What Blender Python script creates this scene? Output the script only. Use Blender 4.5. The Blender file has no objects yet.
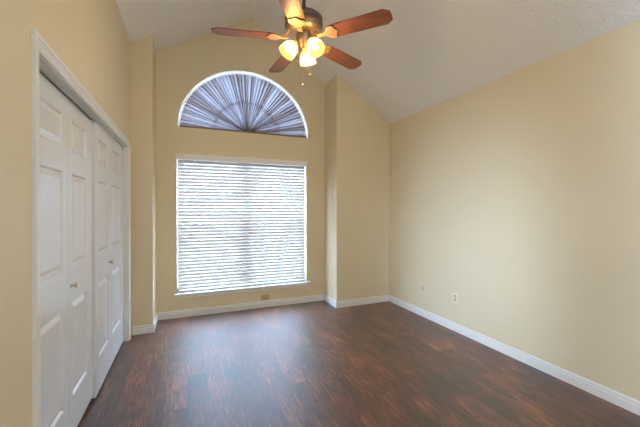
import bpy, bmesh, math, random
from mathutils import Vector, Matrix
random.seed(4)
sc = bpy.context.scene
COL = sc.collection
PI = math.pi

# ------------------------------------------------------------------ camera
cam_d = bpy.data.cameras.new('camera')
cam_d.sensor_fit = 'HORIZONTAL'; cam_d.sensor_width = 36.0
cam_d.lens = 319.41 / 640 * 36.0
cam_d.shift_y = -(213.5 - 210.27) / 640
cam_d.clip_start = 0.02
cam = bpy.data.objects.new('camera', cam_d); COL.objects.link(cam)
cam.location = (0, 0, 1.404)
cam.rotation_euler = (PI / 2 - 0.0051, 0, -0.3964)
sc.camera = cam

# ------------------------------------------------------------------ sky
SKY_FRONT = (0.64, 0.84, 1.18); SKY_FRONT_S = 40.0     # daylight on the window side
SKY_BACK = (1.0, 0.98, 0.93); SKY_BACK_S = 1.4
SIDE_DIR = (-0.83, -0.55, 0.07); SIDE_COL = (0.74, 0.97, 1.32); SIDE_S = 40.0   # added fill lobe from behind left, brightens the right wall       # SKY_BACK: dimmer added fill from behind the viewer
world = bpy.data.worlds.new('daylight'); sc.world = world
world.use_nodes = True
nt = world.node_tree; nt.nodes.clear()
out = nt.nodes.new('ShaderNodeOutputWorld')
bg = nt.nodes.new('ShaderNodeBackground')
tc = nt.nodes.new('ShaderNodeTexCoord')
sx = nt.nodes.new('ShaderNodeSeparateXYZ')
rmp = nt.nodes.new('ShaderNodeValToRGB')
mr = nt.nodes.new('ShaderNodeMapRange')
mr.inputs['From Min'].default_value = -0.25; mr.inputs['From Max'].default_value = 0.25
nt.links.new(tc.outputs['Generated'], sx.inputs[0])
nt.links.new(sx.outputs['Y'], mr.inputs['Value'])
mixc = nt.nodes.new('ShaderNodeMix'); mixc.data_type = 'RGBA'
mixc.inputs['A'].default_value = (*[c * SKY_BACK_S for c in SKY_BACK], 1)
mixc.inputs['B'].default_value = (*[c * SKY_FRONT_S for c in SKY_FRONT], 1)
nt.links.new(mr.outputs['Result'], mixc.inputs['Factor'])
dt = nt.nodes.new('ShaderNodeVectorMath'); dt.operation = 'DOT_PRODUCT'
nt.links.new(tc.outputs['Generated'], dt.inputs[0]); dt.inputs[1].default_value = Vector(SIDE_DIR).normalized()
mr2 = nt.nodes.new('ShaderNodeMapRange'); mr2.interpolation_type = 'SMOOTHSTEP'
mr2.inputs['From Min'].default_value = 0.945; mr2.inputs['From Max'].default_value = 1.0
nt.links.new(dt.outputs['Value'], mr2.inputs['Value'])
addc = nt.nodes.new('ShaderNodeMix'); addc.data_type = 'RGBA'; addc.blend_type = 'ADD'; addc.clamp_result = False
nt.links.new(mr2.outputs['Result'], addc.inputs['Factor']); nt.links.new(mixc.outputs['Result'], addc.inputs['A'])
addc.inputs['B'].default_value = (*[c * SIDE_S for c in SIDE_COL], 1)
nt.links.new(addc.outputs['Result'], bg.inputs['Color'])
bg.inputs['Strength'].default_value = 1.0
nt.links.new(bg.outputs[0], out.inputs['Surface'])

LAMP_POWER = 9.5                                     # watts of light per fan bulb
LAMP_COLOR = (1.0, 0.78, 0.46)
sc.view_settings.view_transform = 'Standard'
sc.view_settings.look = 'None'
sc.view_settings.gamma = 1.0
sc.view_settings.use_curve_mapping = False
sc.view_settings.exposure = 0.0
sc.cycles.use_denoising = True
sc.cycles.max_bounces = 12
sc.cycles.diffuse_bounces = 6
sc.cycles.transparent_max_bounces = 16
sc.cycles.sample_clamp_indirect = 6.0

# ------------------------------------------------------------------ room measures (metres)
XL, XR = -0.569, 2.848            # left and right wall
YM, YB = 4.077, 4.499             # pier fronts, alcove back wall
XPL, XPR = -0.353, 1.9616         # alcove sides
ZL, ZR, XRG, ZRG = 3.239, 2.687, 0.836, 4.074     # eaves and ridge
YNR = -1.6                       # near end of what is built
def ceil_z(x):
    return ZL + (ZRG - ZL) * (x - XL) / (XRG - XL) if x < XRG else ZR + (ZRG - ZR) * (XR - x) / (XR - XRG)

# ------------------------------------------------------------------ materials
def new_mat(name):
    m = bpy.data.materials.new(name); m.use_nodes = True
    return m, m.node_tree, m.node_tree.nodes['Principled BSDF']
def simple(name, col, rough=0.5, metal=0.0, spec=0.5, bump=0.0, bscale=80.0, coat=0.0):
    m, t, b = new_mat(name)
    b.inputs['Base Color'].default_value = (*col, 1)
    b.inputs['Roughness'].default_value = rough
    b.inputs['Metallic'].default_value = metal
    b.inputs['Specular IOR Level'].default_value = spec
    b.inputs['Coat Weight'].default_value = coat
    n = t.nodes.new('ShaderNodeTexNoise'); n.inputs['Scale'].default_value = bscale
    n.inputs['Detail'].default_value = 3
    c = t.nodes.new('ShaderNodeTexCoord'); t.links.new(c.outputs['Object'], n.inputs['Vector'])
    # a faint tone variation keeps every surface procedural
    hs = t.nodes.new('ShaderNodeMapRange'); hs.inputs['To Min'].default_value = 0.97; hs.inputs['To Max'].default_value = 1.03
    t.links.new(n.outputs['Fac'], hs.inputs['Value'])
    mu = t.nodes.new('ShaderNodeMix'); mu.data_type = 'RGBA'; mu.blend_type = 'MULTIPLY'
    mu.inputs['Factor'].default_value = 1.0; mu.inputs['A'].default_value = (*col, 1)
    t.links.new(hs.outputs['Result'], mu.inputs['B']); t.links.new(mu.outputs['Result'], b.inputs['Base Color'])
    if bump:
        bp = t.nodes.new('ShaderNodeBump'); bp.inputs['Strength'].default_value = bump
        bp.inputs['Distance'].default_value = 0.004 if bscale > 60 else 0.012
        t.links.new(n.outputs['Fac'], bp.inputs['Height']); t.links.new(bp.outputs['Normal'], b.inputs['Normal'])
    return m

M_WALL = simple('cream_wall_paint', (0.71, 0.62, 0.43), 0.5, spec=0.35, bump=0.35, bscale=110)
M_CEIL = simple('textured_ceiling', (0.87, 0.865, 0.84), 0.9, spec=0.1, bump=0.8, bscale=58)
M_TRIM = simple('white_trim_paint', (0.79, 0.80, 0.79), 0.35, spec=0.5)
M_DOOR = simple('white_door_paint', (0.77, 0.80, 0.83), 0.27, spec=0.6)
M_TRACK = simple('dark_track', (0.03, 0.028, 0.025), 0.6)
M_DARK = simple('closet_dark', (0.25, 0.22, 0.17), 0.9)
M_PLATE = simple('ivory_plate', (0.80, 0.71, 0.51), 0.4)
M_SOCKET = simple('tan_socket', (0.50, 0.42, 0.27), 0.4)
M_PLATE_W = simple('pale_plate', (0.76, 0.69, 0.53), 0.4)
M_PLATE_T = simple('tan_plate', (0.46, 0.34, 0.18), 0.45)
M_SLOT = simple('socket_shadow', (0.20, 0.17, 0.12), 0.6)
M_NICKEL = simple('satin_knob', (0.62, 0.55, 0.46), 0.3, metal=0.6)
M_BRONZE = simple('dark_bronze', (0.12, 0.085, 0.07), 0.35, metal=0.6)
M_BRASS = simple('antique_brass', (0.55, 0.33, 0.21), 0.35, metal=0.5)
M_HOUSING = simple('motor_underside', (0.34, 0.26, 0.19), 0.3, metal=0.7)
M_LINE = simple('iron_outline', (0.03, 0.02, 0.015), 0.5)
M_FRAME = simple('white_vinyl_frame', (0.82, 0.83, 0.84), 0.4)
M_VAL = simple('valance_vinyl', (0.80, 0.79, 0.75), 0.4)
M_CORD = simple('white_cord', (0.80, 0.80, 0.78), 0.7)
M_RAFTER = simple('dark_muntin', (0.22, 0.15, 0.10), 0.6)

def wood_floor():
    m, t, b = new_mat('dark_wood_planks')
    N, L = t.nodes, t.links
    c = N.new('ShaderNodeTexCoord')
    mp = N.new('ShaderNodeMapping'); mp.inputs['Rotation'].default_value = (0, 0, PI / 2)
    L.new(c.outputs['Object'], mp.inputs['Vector'])
    br = N.new('ShaderNodeTexBrick'); br.offset = 0.37; br.offset_frequency = 2; br.squash = 1
    br.inputs['Scale'].default_value = 1.0
    br.inputs['Brick Width'].default_value = 1.22; br.inputs['Row Height'].default_value = 0.152
    br.inputs['Mortar Size'].default_value = 0.0012; br.inputs['Mortar Smooth'].default_value = 0.3
    br.inputs['Bias'].default_value = 0.0
    br.inputs['Color1'].default_value = (0, 0, 0, 1); br.inputs['Color2'].default_value = (1, 1, 1, 1)
    br.inputs['Mortar'].default_value = (0, 0, 0, 1)
    L.new(mp.outputs['Vector'], br.inputs['Vector'])
    # grain stretched along the planks, shifted plank by plank
    off = N.new('ShaderNodeVectorMath'); off.operation = 'MULTIPLY_ADD'
    L.new(br.outputs['Color'], off.inputs[0]); off.inputs[1].default_value = (7, 13, 5)
    L.new(c.outputs['Object'], off.inputs[2])
    def noise(scale, sx_, sy_, detail, rough=0.55, dist=0.0):
        q = N.new('ShaderNodeMapping'); q.inputs['Scale'].default_value = (sx_, sy_, 1)
        L.new(off.outputs[0], q.inputs['Vector'])
        n = N.new('ShaderNodeTexNoise'); n.inputs['Scale'].default_value = scale
        n.inputs['Detail'].default_value = detail; n.inputs['Roughness'].default_value = rough
        n.inputs['Distortion'].default_value = dist
        L.new(q.outputs[0], n.inputs['Vector']); return n
    g1 = noise(9, 8.5, 0.55, 8, 0.68, 0.7)      # streaks
    g2 = noise(26, 6.0, 0.35, 5, 0.6)           # fine grain
    g3 = noise(2.2, 1.6, 0.7, 4, 0.6, 0.4)      # blotches
    a = N.new('ShaderNodeMath'); a.operation = 'MULTIPLY_ADD'; a.inputs[1].default_value = 0.42
    L.new(g2.outputs['Fac'], a.inputs[0])
    a2 = N.new('ShaderNodeMath'); a2.operation = 'MULTIPLY'; a2.inputs[1].default_value = 0.58
    L.new(g1.outputs['Fac'], a2.inputs[0]); L.new(a2.outputs[0], a.inputs[2])
    a3 = N.new('ShaderNodeMath'); a3.operation = 'MULTIPLY_ADD'; a3.inputs[1].default_value = 0.42
    L.new(g3.outputs['Fac'], a3.inputs[0]); L.new(a.outputs[0], a3.inputs[2])
    a4 = N.new('ShaderNodeMath'); a4.operation = 'MULTIPLY_ADD'; a4.inputs[1].default_value = 0.05
    L.new(br.outputs['Color'], a4.inputs[0]); L.new(a3.outputs[0], a4.inputs[2])
    cr = N.new('ShaderNodeValToRGB')
    e = cr.color_ramp.elements
    e[0].position = 0.585; e[0].color = (0.016, 0.009, 0.007, 1)
    e[1].position = 0.90; e[1].color = (0.42, 0.145, 0.068, 1)
    k = e.new(0.69); k.color = (0.036, 0.012, 0.008, 1)
    k = e.new(0.81); k.color = (0.165, 0.052, 0.025, 1)
    L.new(a4.outputs[0], cr.inputs['Fac'])
    mu = N.new('ShaderNodeMix'); mu.data_type = 'RGBA'; mu.blend_type = 'MIX'
    L.new(br.outputs['Fac'], mu.inputs['Factor']); L.new(cr.outputs['Color'], mu.inputs['A'])
    mu.inputs['B'].default_value = (0.018, 0.010, 0.008, 1)
    L.new(mu.outputs['Result'], b.inputs['Base Color'])
    rr = N.new('ShaderNodeMapRange'); rr.inputs['To Min'].default_value = 0.37; rr.inputs['To Max'].default_value = 0.52
    L.new(g1.outputs['Fac'], rr.inputs['Value']); L.new(rr.outputs['Result'], b.inputs['Roughness'])
    b.inputs['Specular IOR Level'].default_value = 0.5
    b.inputs['Coat Weight'].default_value = 0.85; b.inputs['Coat Roughness'].default_value = 0.43; b.inputs['Coat IOR'].default_value = 1.7
    bp = N.new('ShaderNodeBump'); bp.inputs['Strength'].default_value = 0.25; bp.inputs['Distance'].default_value = 0.002
    L.new(a.outputs[0], bp.inputs['Height']); L.new(bp.outputs['Normal'], b.inputs['Normal'])
    return m
M_FLOOR = wood_floor()

def blade_wood():
    m, t, b = new_mat('cherry_blade_wood')
    N, L = t.nodes, t.links
    c = N.new('ShaderNodeTexCoord')
    q = N.new('ShaderNodeMapping'); q.inputs['Scale'].default_value = (1.2, 14, 4)
    L.new(c.outputs['Object'], q.inputs['Vector'])
    n = N.new('ShaderNodeTexNoise'); n.inputs['Scale'].default_value = 5; n.inputs['Detail'].default_value = 6
    n.inputs['Distortion'].default_value = 0.8
    L.new(q.outputs[0], n.inputs['Vector'])
    cr = N.new('ShaderNodeValToRGB'); e = cr.color_ramp.elements
    e[0].position = 0.3; e[0].color = (0.12, 0.034, 0.014, 1)
    e[1].position = 0.72; e[1].color = (0.29, 0.10, 0.042, 1)
    L.new(n.outputs['Fac'], cr.inputs['Fac']); L.new(cr.outputs['Color'], b.inputs['Base Color'])
    b.inputs['Roughness'].default_value = 0.32
    return m
M_BLADE = blade_wood()

def translucent(name, col, frac, trans=0.0, rough=0.5):
    m, t, b = new_mat(name)
    N, L = t.nodes, t.links
    b.inputs['Base Color'].default_value = (*col, 1); b.inputs['Roughness'].default_value = rough
    tr = N.new('ShaderNodeBsdfTranslucent'); tr.inputs['Color'].default_value = (*col, 1)
    mx = N.new('ShaderNodeMixShader'); mx.inputs[0].default_value = frac
    L.new(b.outputs[0], mx.inputs[1]); L.new(tr.outputs[0], mx.inputs[2])
    o = N['Material Output']; last = mx
    if trans:
        tp = N.new('ShaderNodeBsdfTransparent'); m2 = N.new('ShaderNodeMixShader'); m2.inputs[0].default_value = trans
        L.new(mx.outputs[0], m2.inputs[1]); L.new(tp.outputs[0], m2.inputs[2]); last = m2
    L.new(last.outputs[0], o.inputs['Surface'])
    return m
M_SLAT = translucent('white_vinyl_slats', (0.82, 0.83, 0.84), 0.030, 0.0, 0.45)
M_PLEATS = [translucent('grey_pleated_fabric', (0.44, 0.43, 0.50), 0.031, 0.0, 0.8), translucent('grey_fabric_dark_facet', (0.30, 0.27, 0.28), 0.010, 0.0, 0.8),  # backlit pleat contrast put into the facet colours, darker and paler
            translucent('grey_fabric_pale_facet', (0.50, 0.50, 0.57), 0.052, 0.0, 0.8),
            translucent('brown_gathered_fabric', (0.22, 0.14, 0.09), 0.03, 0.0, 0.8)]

def glass_pane():
    m, t, b = new_mat('window_glass')
    N, L = t.nodes, t.links
    tp = N.new('ShaderNodeBsdfTransparent'); tp.inputs['Color'].default_value = (0.93, 0.96, 0.96, 1)
    gl = N.new('ShaderNodeBsdfGlossy'); gl.inputs['Roughness'].default_value = 0.02
    mx = N.new('ShaderNodeMixShader'); mx.inputs[0].default_value = 0.07
    L.new(tp.outputs[0], mx.inputs[1]); L.new(gl.outputs[0], mx.inputs[2])
    L.new(mx.outputs[0], N['Material Output'].inputs['Surface'])
    return m
M_GLASS = glass_pane()

def lamp_glass():
    m, t, b = new_mat('frosted_lamp_glass')
    N, L = t.nodes, t.links
    tr = N.new('ShaderNodeBsdfTranslucent'); tr.inputs['Color'].default_value = (0.85, 0.62, 0.28, 1)
    tp = N.new('ShaderNodeBsdfTransparent'); tp.inputs['Color'].default_value = (1, 0.85, 0.55, 1)
    mx = N.new('ShaderNodeMixShader'); mx.inputs[0].default_value = 0.55
    L.new(tr.outputs[0], mx.inputs[1]); L.new(tp.outputs[0], mx.inputs[2])
    em = N.new('ShaderNodeEmission'); em.inputs['Color'].default_value = (1.0, 0.72, 0.25, 1); em.inputs['Strength'].default_value = 0.6
    ad = N.new('ShaderNodeAddShader'); L.new(mx.outputs[0], ad.inputs[0]); L.new(em.outputs[0], ad.inputs[1])
    L.new(ad.outputs[0], N['Material Output'].inputs['Surface'])
    return m
M_LAMP = lamp_glass()
def emitter(name, col, s):
    m, t, b = new_mat(name)
    b.inputs['Base Color'].default_value = (*col, 1)
    b.inputs['Emission Color'].default_value = (*col, 1); b.inputs['Emission Strength'].default_value = s
    return m
M_BULB = emitter('lit_bulb', (1.0, 0.86, 0.55), 5.0)

# ------------------------------------------------------------------ mesh helpers
def obj(name, bm, mat, parent=None, smooth=False, kind=None):
    bmesh.ops.recalc_face_normals(bm, faces=bm.faces)
    me = bpy.data.meshes.new(name); bm.to_mesh(me); bm.free()
    for mm in (mat if isinstance(mat, (list, tuple)) else [mat]): me.materials.append(mm)
    if smooth:
        for p in me.polygons: p.use_smooth = True
    o = bpy.data.objects.new(name, me); COL.objects.link(o)
    if parent: o.parent = parent
    if kind: o['kind'] = kind
    return o
def tag(o, label, cat, group=None):
    o['label'] = label; o['category'] = cat
    if group: o['group'] = group
    return o
def empty(name, loc, rz=0.0):
    o = bpy.data.objects.new(name, None); COL.objects.link(o)
    o.location = loc; o.rotation_euler = (0, 0, rz); o.empty_display_size = 0.1
    return o
def box(bm, x0, x1, y0, y1, z0, z1, bev=0.0):
    r = bmesh.ops.create_cube(bm, size=1.0, matrix=Matrix.Translation(((x0 + x1) / 2, (y0 + y1) / 2, (z0 + z1) / 2)) @ Matrix.Diagonal((x1 - x0, y1 - y0, z1 - z0, 1)))
    if bev:
        es = set()
        for v in r['verts']: es.update(v.link_edges)
        bmesh.ops.bevel(bm, geom=list(es), offset=bev, segments=2, affect='EDGES', profile=0.5)
    return bm
def prism(bm, pts, axis, a, b):
    """closed outline pts (u, v) pushed along axis from a to b"""
    def mk(u, v, w):
        return {'x': (w, u, v), 'y': (u, w, v), 'z': (u, v, w)}[axis]
    A = [bm.verts.new(mk(u, v, a)) for u, v in pts]; B = [bm.verts.new(mk(u, v, b)) for u, v in pts]
    bm.faces.new(A); bm.faces.new(B[::-1])
    for i in range(len(pts)):
        j = (i + 1) % len(pts); bm.faces.new((A[i], B[i], B[j], A[j]))
    return bm
def lathe(bm, prof, seg=32, M=Matrix.Identity(4), close=True):
    rings = []
    for r, z in prof:
        if r < 1e-5: rings.append([bm.verts.new(M @ Vector((0, 0, z)))])
        else: rings.append([bm.verts.new(M @ Vector((r * math.cos(2 * PI * i / seg), r * math.sin(2 * PI * i / seg), z))) for i in range(seg)])
    for a, b in zip(rings[:-1], rings[1:]):
        for i in range(seg):
            j = (i + 1) % seg
            if len(a) == 1 and len(b) == 1: continue
            if len(a) == 1: bm.faces.new((a[0], b[i], b[j]))
            elif len(b) == 1: bm.faces.new((a[i], a[j], b[0]))
            else: bm.faces.new((a[i], a[j], b[j], b[i]))
    return bm
def tube(bm, pts, r, seg=8):
    pts = [Vector(p) for p in pts]; rings = []
    for i, p in enumerate(pts):
        d = (pts[min(i + 1, len(pts) - 1)] - pts[max(i - 1, 0)]).normalized()
        u = d.orthogonal().normalized() if i == 0 else (u - d * u.dot(d)).normalized()
        v = d.cross(u)
        rings.append([bm.verts.new(p + (u * math.cos(2 * PI * k / seg) + v * math.sin(2 * PI * k / seg)) * r) for k in range(seg)])
    for a, b in zip(rings[:-1], rings[1:]):
        for k in range(seg):
            j = (k + 1) % seg; bm.faces.new((a[k], a[j], b[j], b[k]))
    bm.faces.new(rings[0]); bm.faces.new(rings[-1][::-1])
    return bm
def holed_wall(outer, holes, axis, a, b):
    """wall slab with openings; outline points (u, v)"""
    bm = bmesh.new()
    def mk(u, v, w):
        return {'x': (w, u, v), 'y': (u, w, v)}[axis]
    es = []
    for loop in [outer] + holes:
        vs = [bm.verts.new(mk(u, v, a)) for u, v in loop]
        es += [bm.edges.new((vs[i], vs[(i + 1) % len(vs)])) for i in range(len(vs))]
    bmesh.ops.triangle_fill(bm, use_beauty=True, use_dissolve=False, edges=es)
    r = bmesh.ops.extrude_face_region(bm, geom=bm.faces[:])
    dv = Vector(mk(0, 0, b - a))
    bmesh.ops.translate(bm, verts=[g for g in r['geom'] if isinstance(g, bmesh.types.BMVert)], vec=dv)
    return bm

# ------------------------------------------------------------------ floor, ceiling, walls
WX0, WX1, WZ0, WZ1 = -0.114, 1.667, 0.305, 2.100       # window opening
AX, AZ, AA, AB = 0.800, 2.460, 0.905, 0.860              # arch: centre, springing, half width, rise
RX0, RX1 = -0.15, 1.5                                     # made-up tall opening behind the viewer, lets the fill light in
HY0, HY1 = 0.02, 0.78                                   # invented doorway beside the closet, added to let the side fill in
DY0, DY1, DZ1 = 1.680, 3.905, 2.062                     # closet opening

obj('floor', box(bmesh.new(), XL - 0.75, XR + 0.12, YNR, YB + 0.2, -0.12, 0.0), M_FLOOR, kind='structure')
T = 0.12
bm = bmesh.new()
prism(bm, [(XL - 0.15, ceil_z(XL) - 0.15 * (ZRG - ZL) / (XRG - XL)), (XRG, ZRG), (XR + 0.15, ceil_z(XR) - 0.15 * (ZRG - ZR) / (XR - XRG)),
           (XR + 0.15, ceil_z(XR) + T), (XRG, ZRG + T), (XL - 0.15, ZL + T)], 'y', YNR - 0.1, YB + 0.2)
obj('ceiling', bm, M_CEIL, kind='structure')
# left wall with the closet opening and the added fill-light doorway
bm = holed_wall([(YNR, 0.0), (HY0, 0.0), (HY0, 2.05), (HY1, 2.05), (HY1, 0.0), (DY0, 0.0), (DY0, DZ1), (DY1, DZ1), (DY1, 0.0), (YB + 0.17, 0.0), (YB + 0.17, ZL), (YNR, ZL)], [], 'x', XL, XL - 0.12)
obj('wall_left', bm, M_WALL, kind='structure')
bm = bmesh.new()
box(bm, XL - 0.74, XL - 0.70, DY0 - 0.14, DY1 + 0.14, 0, 2.3)
box(bm, XL - 0.70, XL - 0.12, DY0 - 0.14, DY0 - 0.10, 0, 2.3); box(bm, XL - 0.70, XL - 0.12, DY1 + 0.10, DY1 + 0.14, 0, 2.3)
box(bm, XL - 0.70, XL - 0.12, DY0 - 0.10, DY1 + 0.10, 2.26, 2.3)
obj('wall_closet', bm, M_DARK, kind='structure')
obj('wall_right', box(bmesh.new(), XR, XR + 0.12, YNR, YB + 0.17, 0, ZR), M_WALL, kind='structure')
# unseen wall behind the viewer, shaped to limit fill; its opening is invented
bm = prism(bmesh.new(), [(XL, 0), (RX0, 0), (RX0, ceil_z(RX0)), (XL, ZL)], 'y', YNR - 0.1, YNR)
obj('wall_rear_left', bm, M_WALL, kind='structure')
bm = prism(bmesh.new(), [(RX1, 0), (XR, 0), (XR, ZR), (RX1, ceil_z(RX1))], 'y', YNR - 0.1, YNR)
obj('wall_rear_right', bm, M_WALL, kind='structure')
arch = [(AX + AA * math.cos(PI * k / 48), AZ + AB * math.sin(PI * k / 48)) for k in range(49)]
bm = holed_wall([(XPL - 0.02, 0), (XPR + 0.02, 0), (XPR + 0.02, ceil_z(XPR + .02)), (XRG, ZRG), (XPL - 0.02, ceil_z(XPL - .02))],
                [[(WX0, WZ0), (WX1, WZ0), (WX1, WZ1), (WX0, WZ1)], arch], 'y', YB, YB + 0.17)
obj('wall_back', bm, M_WALL, kind='structure')
bm = prism(bmesh.new(), [(XL, 0), (XPL, 0), (XPL, ceil_z(XPL)), (XL, ZL)], 'y', YM, YB + 0.17)
obj('wall_pier_left', bm, M_WALL, kind='structure')
bm = prism(bmesh.new(), [(XPR, 0), (XR, 0), (XR, ZR), (XPR, ceil_z(XPR))], 'y', YM, YB + 0.17)
obj('wall_pier_right', bm, M_WALL, kind='structure')

# ------------------------------------------------------------------ baseboards (moulded profile swept along each wall)
BH, BT = 0.092, 0.016
PROF = [(0, 0), (BT, 0), (BT, BH * 0.66), (BT * 0.62, BH * 0.70), (BT * 0.62, BH * 0.80), (BT * 0.85, BH * 0.86), (BT * 0.45, BH * 0.96), (BT * 0.25, BH), (0, BH)]
def baseboard(name, p0, p1, nrm):
    bm = bmesh.new(); n = Vector(nrm)
    A = [bm.verts.new(Vector((*p0, 0)) + n * u + Vector((0, 0, v))) for u, v in PROF]
    B = [bm.verts.new(Vector((*p1, 0)) + n * u + Vector((0, 0, v))) for u, v in PROF]
    bm.faces.new(A); bm.faces.new(B[::-1])
    for i in range(len(PROF)):
        j = (i + 1) % len(PROF); bm.faces.new((A[i], B[i], B[j], A[j]))
    return obj(name, bm, M_TRIM, kind='structure')
baseboard('baseboard_right', (XR, YNR), (XR, YM), (-1, 0, 0))
baseboard('baseboard_pier_right', (XPR - BT, YM), (XR - BT, YM), (0, -1, 0))
baseboard('baseboard_alcove_right', (XPR, YM), (XPR, YB), (-1, 0, 0))
baseboard('baseboard_back', (XPL + BT, YB), (XPR - BT, YB), (0, -1, 0))
baseboard('baseboard_alcove_left', (XPL, YM), (XPL, YB), (1, 0, 0))
baseboard('baseboard_pier_left', (XL + 0.016, YM), (XPL + BT, YM), (0, -1, 0))
baseboard('baseboard_left', (XL, HY1), (XL, 1.613), (1, 0, 0))

# ------------------------------------------------------------------ closet casing and jambs
CT = 0.016
bm = bmesh.new()
CW = 0.062
# stepped moulding: (distance out from the opening, projection), mitred round the opening
CPROF = [(0, 0), (0, CT * .35), (CW * .10, CT * .40), (CW * .20, CT * .62), (CW * .44, CT * .62), (CW * .50, CT * .80), (CW * .64, CT * .80), (CW * .70, CT), (CW, CT), (CW, 0)]
rings = []
for path in range(4):
    ring = []
    for d, u in CPROF:
        y, z = [(DY0 - d, 0.0), (DY0 - d, DZ1 - 0.004 + d), (DY1 + d, DZ1 - 0.004 + d), (DY1 + d, 0.0)][path]
        ring.append(bm.verts.new((XL + u, y, z)))
    rings.append(ring)
for A_, B_ in zip(rings[:-1], rings[1:]):
    for i in range(len(CPROF)):
        j = (i + 1) % len(CPROF); bm.faces.new((A_[i], A_[j], B_[j], B_[i]))
bm.faces.new(rings[0]); bm.faces.new(rings[-1][::-1])
t1 = obj('trim_1', bm, M_TRIM, kind='structure')
bm = bmesh.new()
box(bm, XL - 0.12, XL + 0.001, DY0 - 0.012, DY0 + 0.004, 0, DZ1)
box(bm, XL - 0.12, XL + 0.001, DY1 - 0.004, DY1 + 0.012, 0, DZ1)
box(bm, XL - 0.12, XL + 0.001, DY0, DY1, DZ1 - 0.004, DZ1 + 0.012)
# fluted fascia of the track along the head of the opening
for k in range(4):
    box(bm, XL - 0.010 - 0.014 * k, XL - 0.002 - 0.014 * k, DY0, DY1, DZ1 - 0.010 - 0.001 * k, DZ1 - 0.003)
obj('jamb', bm, M_TRIM, t1)
bm = bmesh.new()
box(bm, XL - 0.10, XL - 0.070, DY0 + 0.005, DY1 - 0.005, DZ1 - 0.014, DZ1 - 0.004)
obj('door_track', bm, M_TRACK, t1)

# ------------------------------------------------------------------ closet doors: two folding pairs of three-panel leaves
ROWS = [(0.272, 0.842), (1.056, 1.614), (1.748, 1.936)]
def leaf_mesh(w, z0, z1, thick, ml, mrr):
    """leaf in local (y along width, front at x=0, facing +x) with raised panels"""
    bm = bmesh.new()
    ys = [0, ml, w - mrr, w]
    zs = [z0] + [v for r in ROWS for v in r] + [z1]
    V = {}
    def v(y, z, x=0.0):
        key = (round(y, 5), round(z, 5), round(x, 5))
        if key not in V: V[key] = bm.verts.new((x, y, z))
        return V[key]
    for i in range(3):
        for k in range(len(zs) - 1):
            y0, y1, a, b = ys[i], ys[i + 1], zs[k], zs[k + 1]
            if i == 1 and k % 2 == 1:
                # sticking: groove, then raised bevel, then flat field
                steps = [(0.0, 0.0), (0.010, -0.013), (0.016, -0.013), (0.042, -0.001)]
                for (d0, x0), (d1, x1) in zip(steps[:-1], steps[1:]):
                    o = [(y0 + d0, a + d0), (y1 - d0, a + d0), (y1 - d0, b - d0), (y0 + d0, b - d0)]
                    n = [(y0 + d1, a + d1), (y1 - d1, a + d1), (y1 - d1, b - d1), (y0 + d1, b - d1)]
                    for q in range(4):
                        r = (q + 1) % 4
                        bm.faces.new((v(*o[q], x0), v(*o[r], x0), v(*n[r], x1), v(*n[q], x1)))
                d, x = steps[-1]
                bm.faces.new((v(y0 + d, a + d, x), v(y1 - d, a + d, x), v(y1 - d, b - d, x), v(y0 + d, b - d, x)))
            else:
                bm.faces.new((v(y0, a), v(y1, a), v(y1, b), v(y0, b)))
    # edges and back
    t = -thick
    bk = [(0, z0), (w, z0), (w, z1), (0, z1)]
    bvs = [bm.verts.new((t, y, z)) for y, z in bk]
    bm.faces.new(bvs)
    def side(front, b0, b1): bm.faces.new([*front, b1, b0])
    side([v(y, z0) for y in ys], bvs[0], bvs[1])
    side([v(w, z) for z in zs], bvs[1], bvs[2])
    side([v(y, z1) for y in ys[::-1]], bvs[2], bvs[3])
    side([v(0, z) for z in zs[::-1]], bvs[3], bvs[0])
    return bm
def knob_mesh():
    M = Matrix.Rotation(PI / 2, 4, 'Y')
    return lathe(bmesh.new(), [(0, 0), (0.012, 0), (0.012, 0.004), (0.007, 0.008), (0.006, 0.016), (0.012, 0.021), (0.017, 0.027), (0.0165, 0.033), (0.011, 0.037), (0, 0.038)], 20, M)
def closet_door(name, x, y0, ym, y1, zb, zt, knob_y, stiles):
    root = empty(name, (x, y0, 0)); root['kind'] = 'structure'
    for (a, b), (ml, mrr) in zip(((y0, ym - 0.0015), (ym + 0.0015, y1)), stiles):
        lf = obj('door_leaf', leaf_mesh(b - a, zb, zt, 0.034, ml, mrr), M_DOOR, root)
        lf.location = (0, a - y0, 0)
    kn = obj('door_knob', knob_mesh(), M_NICKEL, root, smooth=True); kn['label'] = 'satin metal knob'
    kn.location = (0.0, knob_y - y0, 0.945)
    return root
XD1, XD2 = XL - 0.066, XL - 0.047
closet_door('door_1', XD1, DY0 + 0.012, 2.275, 2.785, 0.034, DZ1 - 0.016, 2.325, ((0.13, 0.078), (0.078, 0.135)))
closet_door('door_2', XD2, 2.790, 3.310, DY1 - 0.006, 0.016, DZ1 - 0.013, 3.235, ((0.10, 0.085), (0.065, 0.13)))

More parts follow.
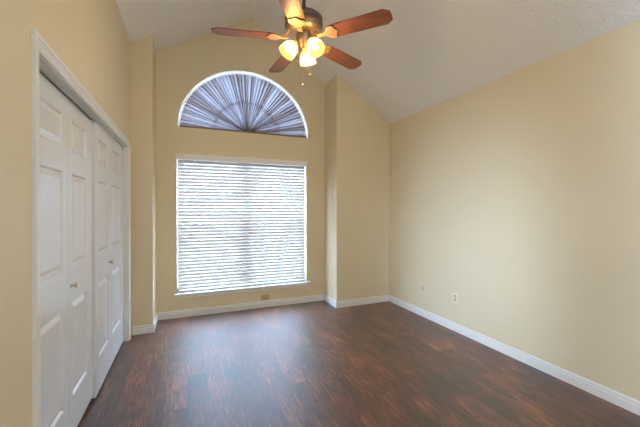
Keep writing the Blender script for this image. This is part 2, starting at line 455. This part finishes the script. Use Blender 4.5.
# ------------------------------------------------------------------ window: frame, sashes, panes, sill
w1 = empty('window_1', ((WX0 + WX1) / 2, YB + 0.12, WZ0)); w1['kind'] = 'structure'
def wobj(name, bm, mat, par):
    bmesh.ops.translate(bm, verts=bm.verts[:], vec=-par.location)
    return obj(name, bm, mat, par)
FY0, FY1 = YB + 0.095, YB + 0.155
XC = (WX0 + WX1) / 2
bm = bmesh.new()
box(bm, WX0, WX0 + 0.04, FY0, FY1, WZ0, WZ1); box(bm, WX1 - 0.04, WX1, FY0, FY1, WZ0, WZ1)
box(bm, WX0, WX1, FY0, FY1, WZ0, WZ0 + 0.045); box(bm, WX0, WX1, FY0, FY1, WZ1 - 0.045, WZ1)
box(bm, XC - 0.045, XC + 0.045, FY0 - 0.005, FY1, WZ0, WZ1)
wobj('window_frame', bm, M_FRAME, w1)
ZM = 1.20
for a, b in ((WX0 + 0.04, XC - 0.045), (XC + 0.045, WX1 - 0.04)):
    for z0, z1, y in ((WZ0 + 0.045, ZM + 0.02, FY0 + 0.004), (ZM - 0.02, WZ1 - 0.045, FY0 + 0.032)):
        bm = bmesh.new(); s = 0.032
        box(bm, a, a + s, y, y + 0.024, z0, z1); box(bm, b - s, b, y, y + 0.024, z0, z1)
        box(bm, a + s, b - s, y, y + 0.024, z0, z0 + s); box(bm, a + s, b - s, y, y + 0.024, z1 - s, z1)
        f = wobj('sash', bm, M_FRAME, w1)
        bm = box(bmesh.new(), a + s, b - s, y + 0.010, y + 0.014, z0 + s, z1 - s)
        bmesh.ops.translate(bm, verts=bm.verts[:], vec=-w1.location)
        obj('pane', bm, M_GLASS, f)
bm = bmesh.new()
box(bm, WX0 - 0.028, WX1 + 0.040, YB - 0.030, YB + 0.095, WZ0 - 0.022, WZ0 + 0.001, 0.004)
box(bm, WX0 - 0.014, WX1 + 0.026, YB - 0.012, YB, WZ0 - 0.056, WZ0 - 0.022)
wobj('window_sill', bm, M_TRIM, w1)

# ------------------------------------------------------------------ arched window
w2 = empty('window_2', (AX, YB + 0.14, AZ)); w2['kind'] = 'structure'
def half_ring(bm, a0, b0, a1, b1, y0, y1, n=48, zb=0.0):
    rows = []
    for k in range(n + 1):
        t = PI * k / n; c, s = math.cos(t), math.sin(t)
        rows.append([bm.verts.new(p) for p in ((AX + a0 * c, y0, AZ + zb + b0 * s), (AX + a1 * c, y0, AZ + zb + b1 * s), (AX + a1 * c, y1, AZ + zb + b1 * s), (AX + a0 * c, y1, AZ + zb + b0 * s))])
    for p, q in zip(rows[:-1], rows[1:]):
        for i in range(4):
            j = (i + 1) % 4; bm.faces.new((p[i], p[j], q[j], q[i]))
    bm.faces.new(rows[0]); bm.faces.new(rows[-1][::-1])
bm = bmesh.new()
half_ring(bm, AA, AB, AA - 0.05, AB - 0.05, YB + 0.094, YB + 0.165)
box(bm, AX - AA + 0.03, AX + AA - 0.03, YB + 0.130, YB + 0.165, AZ, AZ + 0.035)
wobj('arch_frame', bm, M_FRAME, w2)
bm = bmesh.new()
half_ring(bm, 0.47, 0.45, 0.445, 0.425, YB + 0.0885, YB + 0.0935)
for d in (90, 28, 152):
    t = math.radians(d); c, s = math.cos(t), math.sin(t)
    px, pz = -s * 0.012, c * 0.012
    L_ = 0.83
    prism(bm, [(AX + px, AZ + 0.03 + pz), (AX - px, AZ + 0.03 - pz), (AX - px + L_ * c * AA / 0.9, AZ - pz + L_ * s * 0.95), (AX + px + L_ * c * AA / 0.9, AZ + pz + L_ * s * 0.95)], 'y', YB + 0.0880, YB + 0.0936)
wobj('sunburst_grille', bm, M_RAFTER, w2)
bm = bmesh.new()
prism(bm, [(AX + (AA - .03) * math.cos(PI * k / 40), AZ + .01 + (AB - .035) * math.sin(PI * k / 40)) for k in range(41)], 'y', YB + 0.152, YB + 0.156)
wobj('pane', bm, M_GLASS, w2)

# pleated half-round shade standing in the arch
sh = empty('arched_pleated_shade', (AX, YB + 0.07, AZ))
tag(sh, 'half-round grey pleated fan shade filling the arched window above the blind', 'window shade')
SA, SB, SY = AA - 0.030, AB - 0.034, 0.072
NP = 52
bm = bmesh.new()
rim, hub, mid, gat = [], [], [], []
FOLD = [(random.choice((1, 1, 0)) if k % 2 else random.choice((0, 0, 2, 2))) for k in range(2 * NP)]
for k in range(2 * NP + 1):
    t = PI * k / (2 * NP); c, s = math.cos(t), math.sin(t)
    jig = random.uniform(-.25, .25) * PI / (2 * NP)
    c2, s2 = math.cos(min(max(t + (jig if 0 < k < 2 * NP else 0), 0), PI)), math.sin(min(max(t + (jig if 0 < k < 2 * NP else 0), 0), PI))
    dy = (0.016 if k % 2 else -0.016) * random.uniform(.6, 1.2)
    rim.append(bm.verts.new((SA * c2, dy, 0.004 + SB * s2)))
    mid.append(bm.verts.new((SA * .45 * c2, dy * .8, 0.004 + SB * .45 * s2)))
    gr_ = random.uniform(.10, .20)
    gat.append(bm.verts.new((gr_ * c2, dy * .6, 0.004 + gr_ * s2)))
    hub.append(bm.verts.new((0.035 * c, dy * .5, 0.004 + 0.045 * s)))
for a, b in ((rim, mid), (mid, gat), (gat, hub)):
    for k in range(2 * NP):
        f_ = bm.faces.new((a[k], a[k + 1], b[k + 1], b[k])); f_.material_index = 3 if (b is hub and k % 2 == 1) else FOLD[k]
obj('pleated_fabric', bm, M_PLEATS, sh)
bm = bmesh.new()
lathe(bm, [(0, -0.024), (0.040, -0.026), (0.048, -0.018), (0.048, 0.01), (0, 0.01)], 24, Matrix.Rotation(-PI / 2, 4, 'X') @ Matrix.Identity(4))
bmesh.ops.bisect_plane(bm, geom=bm.verts[:] + bm.edges[:] + bm.faces[:], plane_co=(0, 0, 0.001), plane_no=(0, 0, -1), clear_outer=True)
o = obj('hub', bm, M_RAFTER, sh); o['label'] = 'dark brown hub'
bm = box(bmesh.new(), -SA, SA, -0.022, 0.016, 0.0005, 0.036)
o = obj('bottom_strip', bm, M_RAFTER, sh); o['label'] = 'dark brown bottom edge'

# ------------------------------------------------------------------ venetian blind
bl = empty('venetian_blind', (XC, YB + 0.062, WZ0 + 0.002))
tag(bl, 'wide white venetian blind with closed slats glowing in the window', 'window blind')
def bobj(name, bm, mat, smooth=False):
    bmesh.ops.translate(bm, verts=bm.verts[:], vec=-bl.location)
    return obj(name, bm, mat, bl, smooth)
BX0, BX1 = WX0 + 0.014, WX1 - 0.012
SLY = YB + 0.062
ztop, zbot, pitch = 2.045, 0.345, 0.0440
ns = int(round((ztop - zbot) / pitch))
pitch = (ztop - zbot) / ns
bm = bmesh.new()
TILT = math.radians(71)
for k in range(ns):
    zc = zbot + pitch * (k + 0.5)
    # shallow curved cross-section; the room edge hangs low
    n = 6; w = 0.050; top = []; botm = []
    tl = TILT + math.radians(random.uniform(-.5, .5))
    for i in range(n + 1):
        u = (i / n - 0.5) * w; hgt = 0.003 * (1 - (2 * i / n - 1) ** 2)
        for lst, hh in ((top, hgt + 0.0011), (botm, hgt - 0.0011)):
            y = SLY + u * math.cos(tl) - hh * math.sin(tl); z = zc + u * math.sin(tl) + hh * math.cos(tl)
            lst.append((y, z))
    prism(bm, top + botm[::-1], 'x', BX0, BX1)
bobj('slats', bm, M_SLAT)
bobj('head_rail', box(bmesh.new(), BX0, BX1, YB + 0.034, YB + 0.090, ztop + 0.004, WZ1 - 0.002), M_FRAME)
bm = bmesh.new()
box(bm, WX0 - 0.012, WX1 + 0.004, YB - 0.022, YB - 0.010, 2.036, 2.112, 0.003)
box(bm, WX0 - 0.012, WX0 - 0.002, YB - 0.010, YB + 0.0, 2.036, 2.112)
box(bm, WX1 - 0.006, WX1 + 0.004, YB - 0.010, YB + 0.0, 2.036, 2.112)
box(bm, WX0 - 0.014, WX1 + 0.006, YB - 0.026, YB - 0.0, 2.104, 2.114, 0.002)
bobj('valance', bm, M_VAL)
bobj('bottom_rail', box(bmesh.new(), BX0, BX1, SLY - 0.025, SLY + 0.025, WZ0 + 0.012, WZ0 + 0.030, 0.004), M_FRAME)
for x in (BX0 + 0.10, BX0 + 0.62, BX1 - 0.62, BX1 - 0.10):
    bm = bmesh.new()
    tube(bm, [(x, SLY - 0.018, zbot - 0.02), (x, SLY - 0.018, ztop)], 0.0012, 6)
    bobj('ladder_cord', bm, M_CORD)
bm = bmesh.new()
tube(bm, [(BX0 + 0.065, YB - 0.004, 2.04), (BX0 + 0.065, YB - 0.006, 1.6), (BX0 + 0.06, YB - 0.006, 1.50)], 0.002, 6)
lathe(bm, [(0, 0.0), (0.004, 0.0), (0.008, -0.03), (0.008, -0.036), (0, -0.038)], 12, Matrix.Translation((BX0 + 0.06, YB - 0.008, 1.50)))
bobj('pull_cord', bm, M_CORD)

# ------------------------------------------------------------------ wall plates
def right_plate(name, y, z, kind, mat, label):
    r = empty(name, (XR, y, z)); tag(r, label, 'outlet')
    bm = box(bmesh.new(), -0.0055, 0, -0.037, 0.037, -0.059, 0.059, 0.002)
    obj('cover_plate', bm, mat, r)
    if kind == 'duplex':
        for dz in (-0.021, 0.021):
            bm = lathe(bmesh.new(), [(0, 0.0075), (0.0165, 0.0075), (0.0172, 0.0), (0, 0.0)], 20, Matrix.Translation((-0.004, 0, dz)) @ Matrix.Rotation(-PI / 2, 4, 'Y'))
            s = obj('receptacle', bm, M_SOCKET, r); s['label'] = 'darker tan receptacle'
            bm = bmesh.new()
            for dy in (-0.0065, 0.0065): box(bm, -0.0122, -0.0112, dy - 0.0016, dy + 0.0016, dz - 0.002, dz + 0.009)
            lathe(bm, [(0, 0.001), (0.0028, 0.001), (0.0028, 0), (0, 0)], 10, Matrix.Translation((-0.0112, 0, dz - 0.009)) @ Matrix.Rotation(-PI / 2, 4, 'Y'))
            obj('slots', bm, M_SLOT, s)
        obj('screw', lathe(bmesh.new(), [(0, 0.002), (0.003, 0.0015), (0.0034, 0), (0, 0)], 12, Matrix.Translation((-0.0055, 0, 0)) @ Matrix.Rotation(-PI / 2, 4, 'Y')), M_NICKEL, r)
    else:
        obj('insert', box(bmesh.new(), -0.009, -0.005, -0.0165, 0.0165, -0.033, 0.033, 0.0015), M_SOCKET, r)
        for dz in (-0.048, 0.048):
            obj('screw', lathe(bmesh.new(), [(0, 0.002), (0.003, 0.0015), (0.0034, 0), (0, 0)], 12, Matrix.Translation((-0.0055, 0, dz)) @ Matrix.Rotation(-PI / 2, 4, 'Y')), M_NICKEL, r)
    return r
right_plate('wall_outlet', 2.775, 0.381, 'duplex', M_PLATE, 'ivory duplex outlet on the long blank wall, farther from the corner')
right_plate('wall_jack_plate', 3.325, 0.370, 'jack', M_PLATE_W, 'pale single-insert wall plate on the long blank wall, nearest the corner')
r = empty('wall_outlet', (1.035, YB, 0.139)); tag(r, 'tan sideways outlet low under the window just above the baseboard', 'outlet')
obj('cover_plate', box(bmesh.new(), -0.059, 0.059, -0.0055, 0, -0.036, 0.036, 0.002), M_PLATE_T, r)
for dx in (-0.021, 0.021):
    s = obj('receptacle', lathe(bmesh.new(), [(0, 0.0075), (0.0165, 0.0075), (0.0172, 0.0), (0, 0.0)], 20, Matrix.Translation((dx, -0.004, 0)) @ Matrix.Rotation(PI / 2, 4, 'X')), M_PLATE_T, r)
    bm = bmesh.new()
    for dz in (-0.0065, 0.0065): box(bm, dx - 0.002, dx + 0.009, -0.0122, -0.0112, dz - 0.0016, dz + 0.0016)
    obj('slots', bm, M_SLOT, s)

# ------------------------------------------------------------------ ceiling fan
FX, FY, FZ = 0.815, 2.262, 2.674
HZ = ceil_z(FX)
fan = empty('ceiling_fan', (FX, FY, HZ))
tag(fan, 'five-blade cherry wood ceiling fan with three lit glass shades', 'ceiling fan')
B = FZ - HZ                                   # blade plane, measured from the mount
obj('canopy', lathe(bmesh.new(), [(0, -0.015), (0.078, -0.03), (0.078, -0.06), (0.05, -0.10), (0.022, -0.115), (0, -0.115)], 32), M_BRONZE, fan, smooth=True)
obj('downrod', lathe(bmesh.new(), [(0, -0.11), (0.0135, -0.11), (0.0135, B + 0.17), (0, B + 0.17)], 20), M_BRONZE, fan, smooth=True)
mh = obj('motor_housing', lathe(bmesh.new(), [(0, B + .205), (.022, B + .205), (.03, B + .185), (.085, B + .172), (.132, B + .158), (.141, B + .148), (.141, B + .132), (.136, B + .128), (.136, B + .118), (.141, B + .114), (.141, B + .092), (.134, B + .082), (0, B + .082)], 48), M_BRONZE, fan, smooth=True)
obj('motor_plate', lathe(bmesh.new(), [(0, B + .083), (.132, B + .083), (.122, B + .068), (.100, B + .052), (.066, B + .040), (0, B + .040)], 48), M_HOUSING, fan, smooth=True)
obj('switch_housing', lathe(bmesh.new(), [(0, B + .042), (.054, B + .042), (.058, B + .03), (.058, B - .012), (.05, B - .03), (.036, B - .042), (.03, B - .06), (.018, B - .07), (0, B - .073)], 32), M_HOUSING, fan, smooth=True)
R = 0.66
PITCH = math.radians(-10)
def blade_outline():
    pts = [(0.205, -0.050), (0.225, -0.060), (0.30, -0.0645), (0.62, -0.071), (R, -0.042), (R + .004, 0.0), (R, 0.042), (0.62, 0.071), (0.30, 0.0645), (0.225, 0.060), (0.205, 0.050)]
    return pts
def blade_mesh():
    bm = prism(bmesh.new(), blade_outline(), 'z', 0.0, 0.006)
    es = [e for e in bm.edges if abs(e.verts[0].co.z - e.verts[1].co.z) < 1e-6]
    bmesh.ops.bevel(bm, geom=es, offset=0.0015, segments=1, affect='EDGES')
    return bm
SC = [(0.200, 0.0), (0.205, 0.020), (0.222, 0.036), (0.240, 0.052), (0.252, 0.060), (0.262, 0.052), (0.262, 0.034), (0.270, 0.018), (0.282, 0.0)]
def iron_outline():
    up = [(0.115, 0.017), (0.165, 0.016), (0.188, 0.026), (0.198, 0.045), (0.212, 0.058), (0.240, 0.061), (0.258, 0.050), (0.256, 0.034), (0.264, 0.020), (0.276, 0.010)]
    return up + [(x, -y) for x, y in up[::-1]]
def iron_mesh():
    bm = bmesh.new()
    prism(bm, iron_outline(), 'z', -0.006, -0.0005)
    # rising arm to the motor
    tube(bm, [(0.17, 0, -0.002), (0.14, 0, 0.012), (0.115, 0, 0.05), (0.10, 0, 0.075)], 0.011, 8)
    return bm
def iron_line_mesh():
    bm = bmesh.new()
    up = [(0.245, 0.0635), (0.263, 0.053), (0.261, 0.034), (0.268, 0.021), (0.280, 0.0095)]
    tube(bm, [(x, y, -0.002) for x, y in up + [(x, -y) for x, y in up[::-1]]], 0.0032, 6)
    return bm
A0 = math.radians(166.76)
bm_b = None
for k in range(5):
    a = A0 - k * 2 * PI / 5
    b_ = obj('blade', blade_mesh(), M_BLADE, fan) if k == 0 else first.copy()
    if k == 0: first = b_
    else:
        COL.objects.link(b_); b_.parent = fan
    b_.matrix_local = Matrix.Translation((0, 0, B)) @ Matrix.Rotation(a, 4, 'Z') @ Matrix.Rotation(PITCH, 4, 'X')
    if k == 0:
        ir0 = obj('blade_iron', iron_mesh(), M_BRASS, b_); ir0['label'] = 'brass blade iron'
        ln0 = obj('iron_edge', iron_line_mesh(), M_LINE, b_)
    else:
        for src in (ir0, ln0):
            c_ = src.copy(); COL.objects.link(c_); c_.parent = b_
# lights
for k in range(3):
    a = math.radians(55 + 120 * k)
    ca, sa = math.cos(a), math.sin(a)
    tilt = math.radians(38)
    d = Vector((ca * math.sin(tilt), sa * math.sin(tilt), -math.cos(tilt)))       # mouth direction
    neck = Vector((ca * 0.062, sa * 0.062, B - 0.030))
    rot = Vector((0, 0, 1)).rotation_difference(d).to_matrix().to_4x4()
    M = Matrix.Translation(neck) @ rot
    ar = bmesh.new()
    tube(ar, [(ca * .03, sa * .03, B - .012), (ca * .05, sa * .05, B - .018), tuple(neck + d * 0.006)], 0.010, 10)
    lathe(ar, [(0, -0.006), (0.022, -0.006), (0.026, 0.004), (0.026, 0.022), (0, 0.022)], 20, M)
    obj('lamp_holder', ar, M_BRASS, fan, smooth=True)
    g = bmesh.new()
    prof = [(0.026, 0.016), (0.034, 0.024), (0.047, 0.042), (0.057, 0.066), (0.061, 0.090), (0.060, 0.108), (0.063, 0.120)]
    inner = [(r_ - 0.0025, z_) for r_, z_ in prof[::-1]]
    lathe(g, prof + inner, 28, M)
    s_ = obj('lamp_shade', g, M_LAMP, fan, smooth=True); s_['label'] = 'lit frosted glass shade'
    bb = bmesh.new()
    lathe(bb, [(0, 0.022), (0.012, 0.024), (0.014, 0.038), (0.024, 0.056), (0.028, 0.074), (0.022, 0.092), (0.010, 0.101), (0, 0.103)], 20, M)
    obj('bulb', bb, M_BULB, s_, smooth=True)
    ld = bpy.data.lights.new('bulb_light', 'POINT'); ld.energy = LAMP_POWER; ld.color = LAMP_COLOR; ld.shadow_soft_size = 0.03
    lo = bpy.data.objects.new('bulb_light', ld); COL.objects.link(lo); lo.parent = fan
    lo.location = neck + d * 0.112
# pull chains
lat = Vector((math.cos(0.3964), -math.sin(0.3964), 0))
for off, zb, dep in ((-0.004, -0.372, -0.045), (0.048, -0.285, -0.02)):
    p = lat * off + Vector((math.sin(.3964), math.cos(.3964), 0)) * dep
    bm = bmesh.new()
    tube(bm, [(p.x, p.y, B - 0.02), (p.x, p.y, B + zb + 0.02)], 0.0011, 6)
    ch = obj('pull_chain', bm, M_BRASS, fan)
    obj('chain_fob', lathe(bmesh.new(), [(0, 0.022), (0.003, 0.02), (0.0065, 0.01), (0.0065, 0.004), (0, 0)], 12, Matrix.Translation((p.x, p.y, B + zb))), M_BRASS, ch, smooth=True)
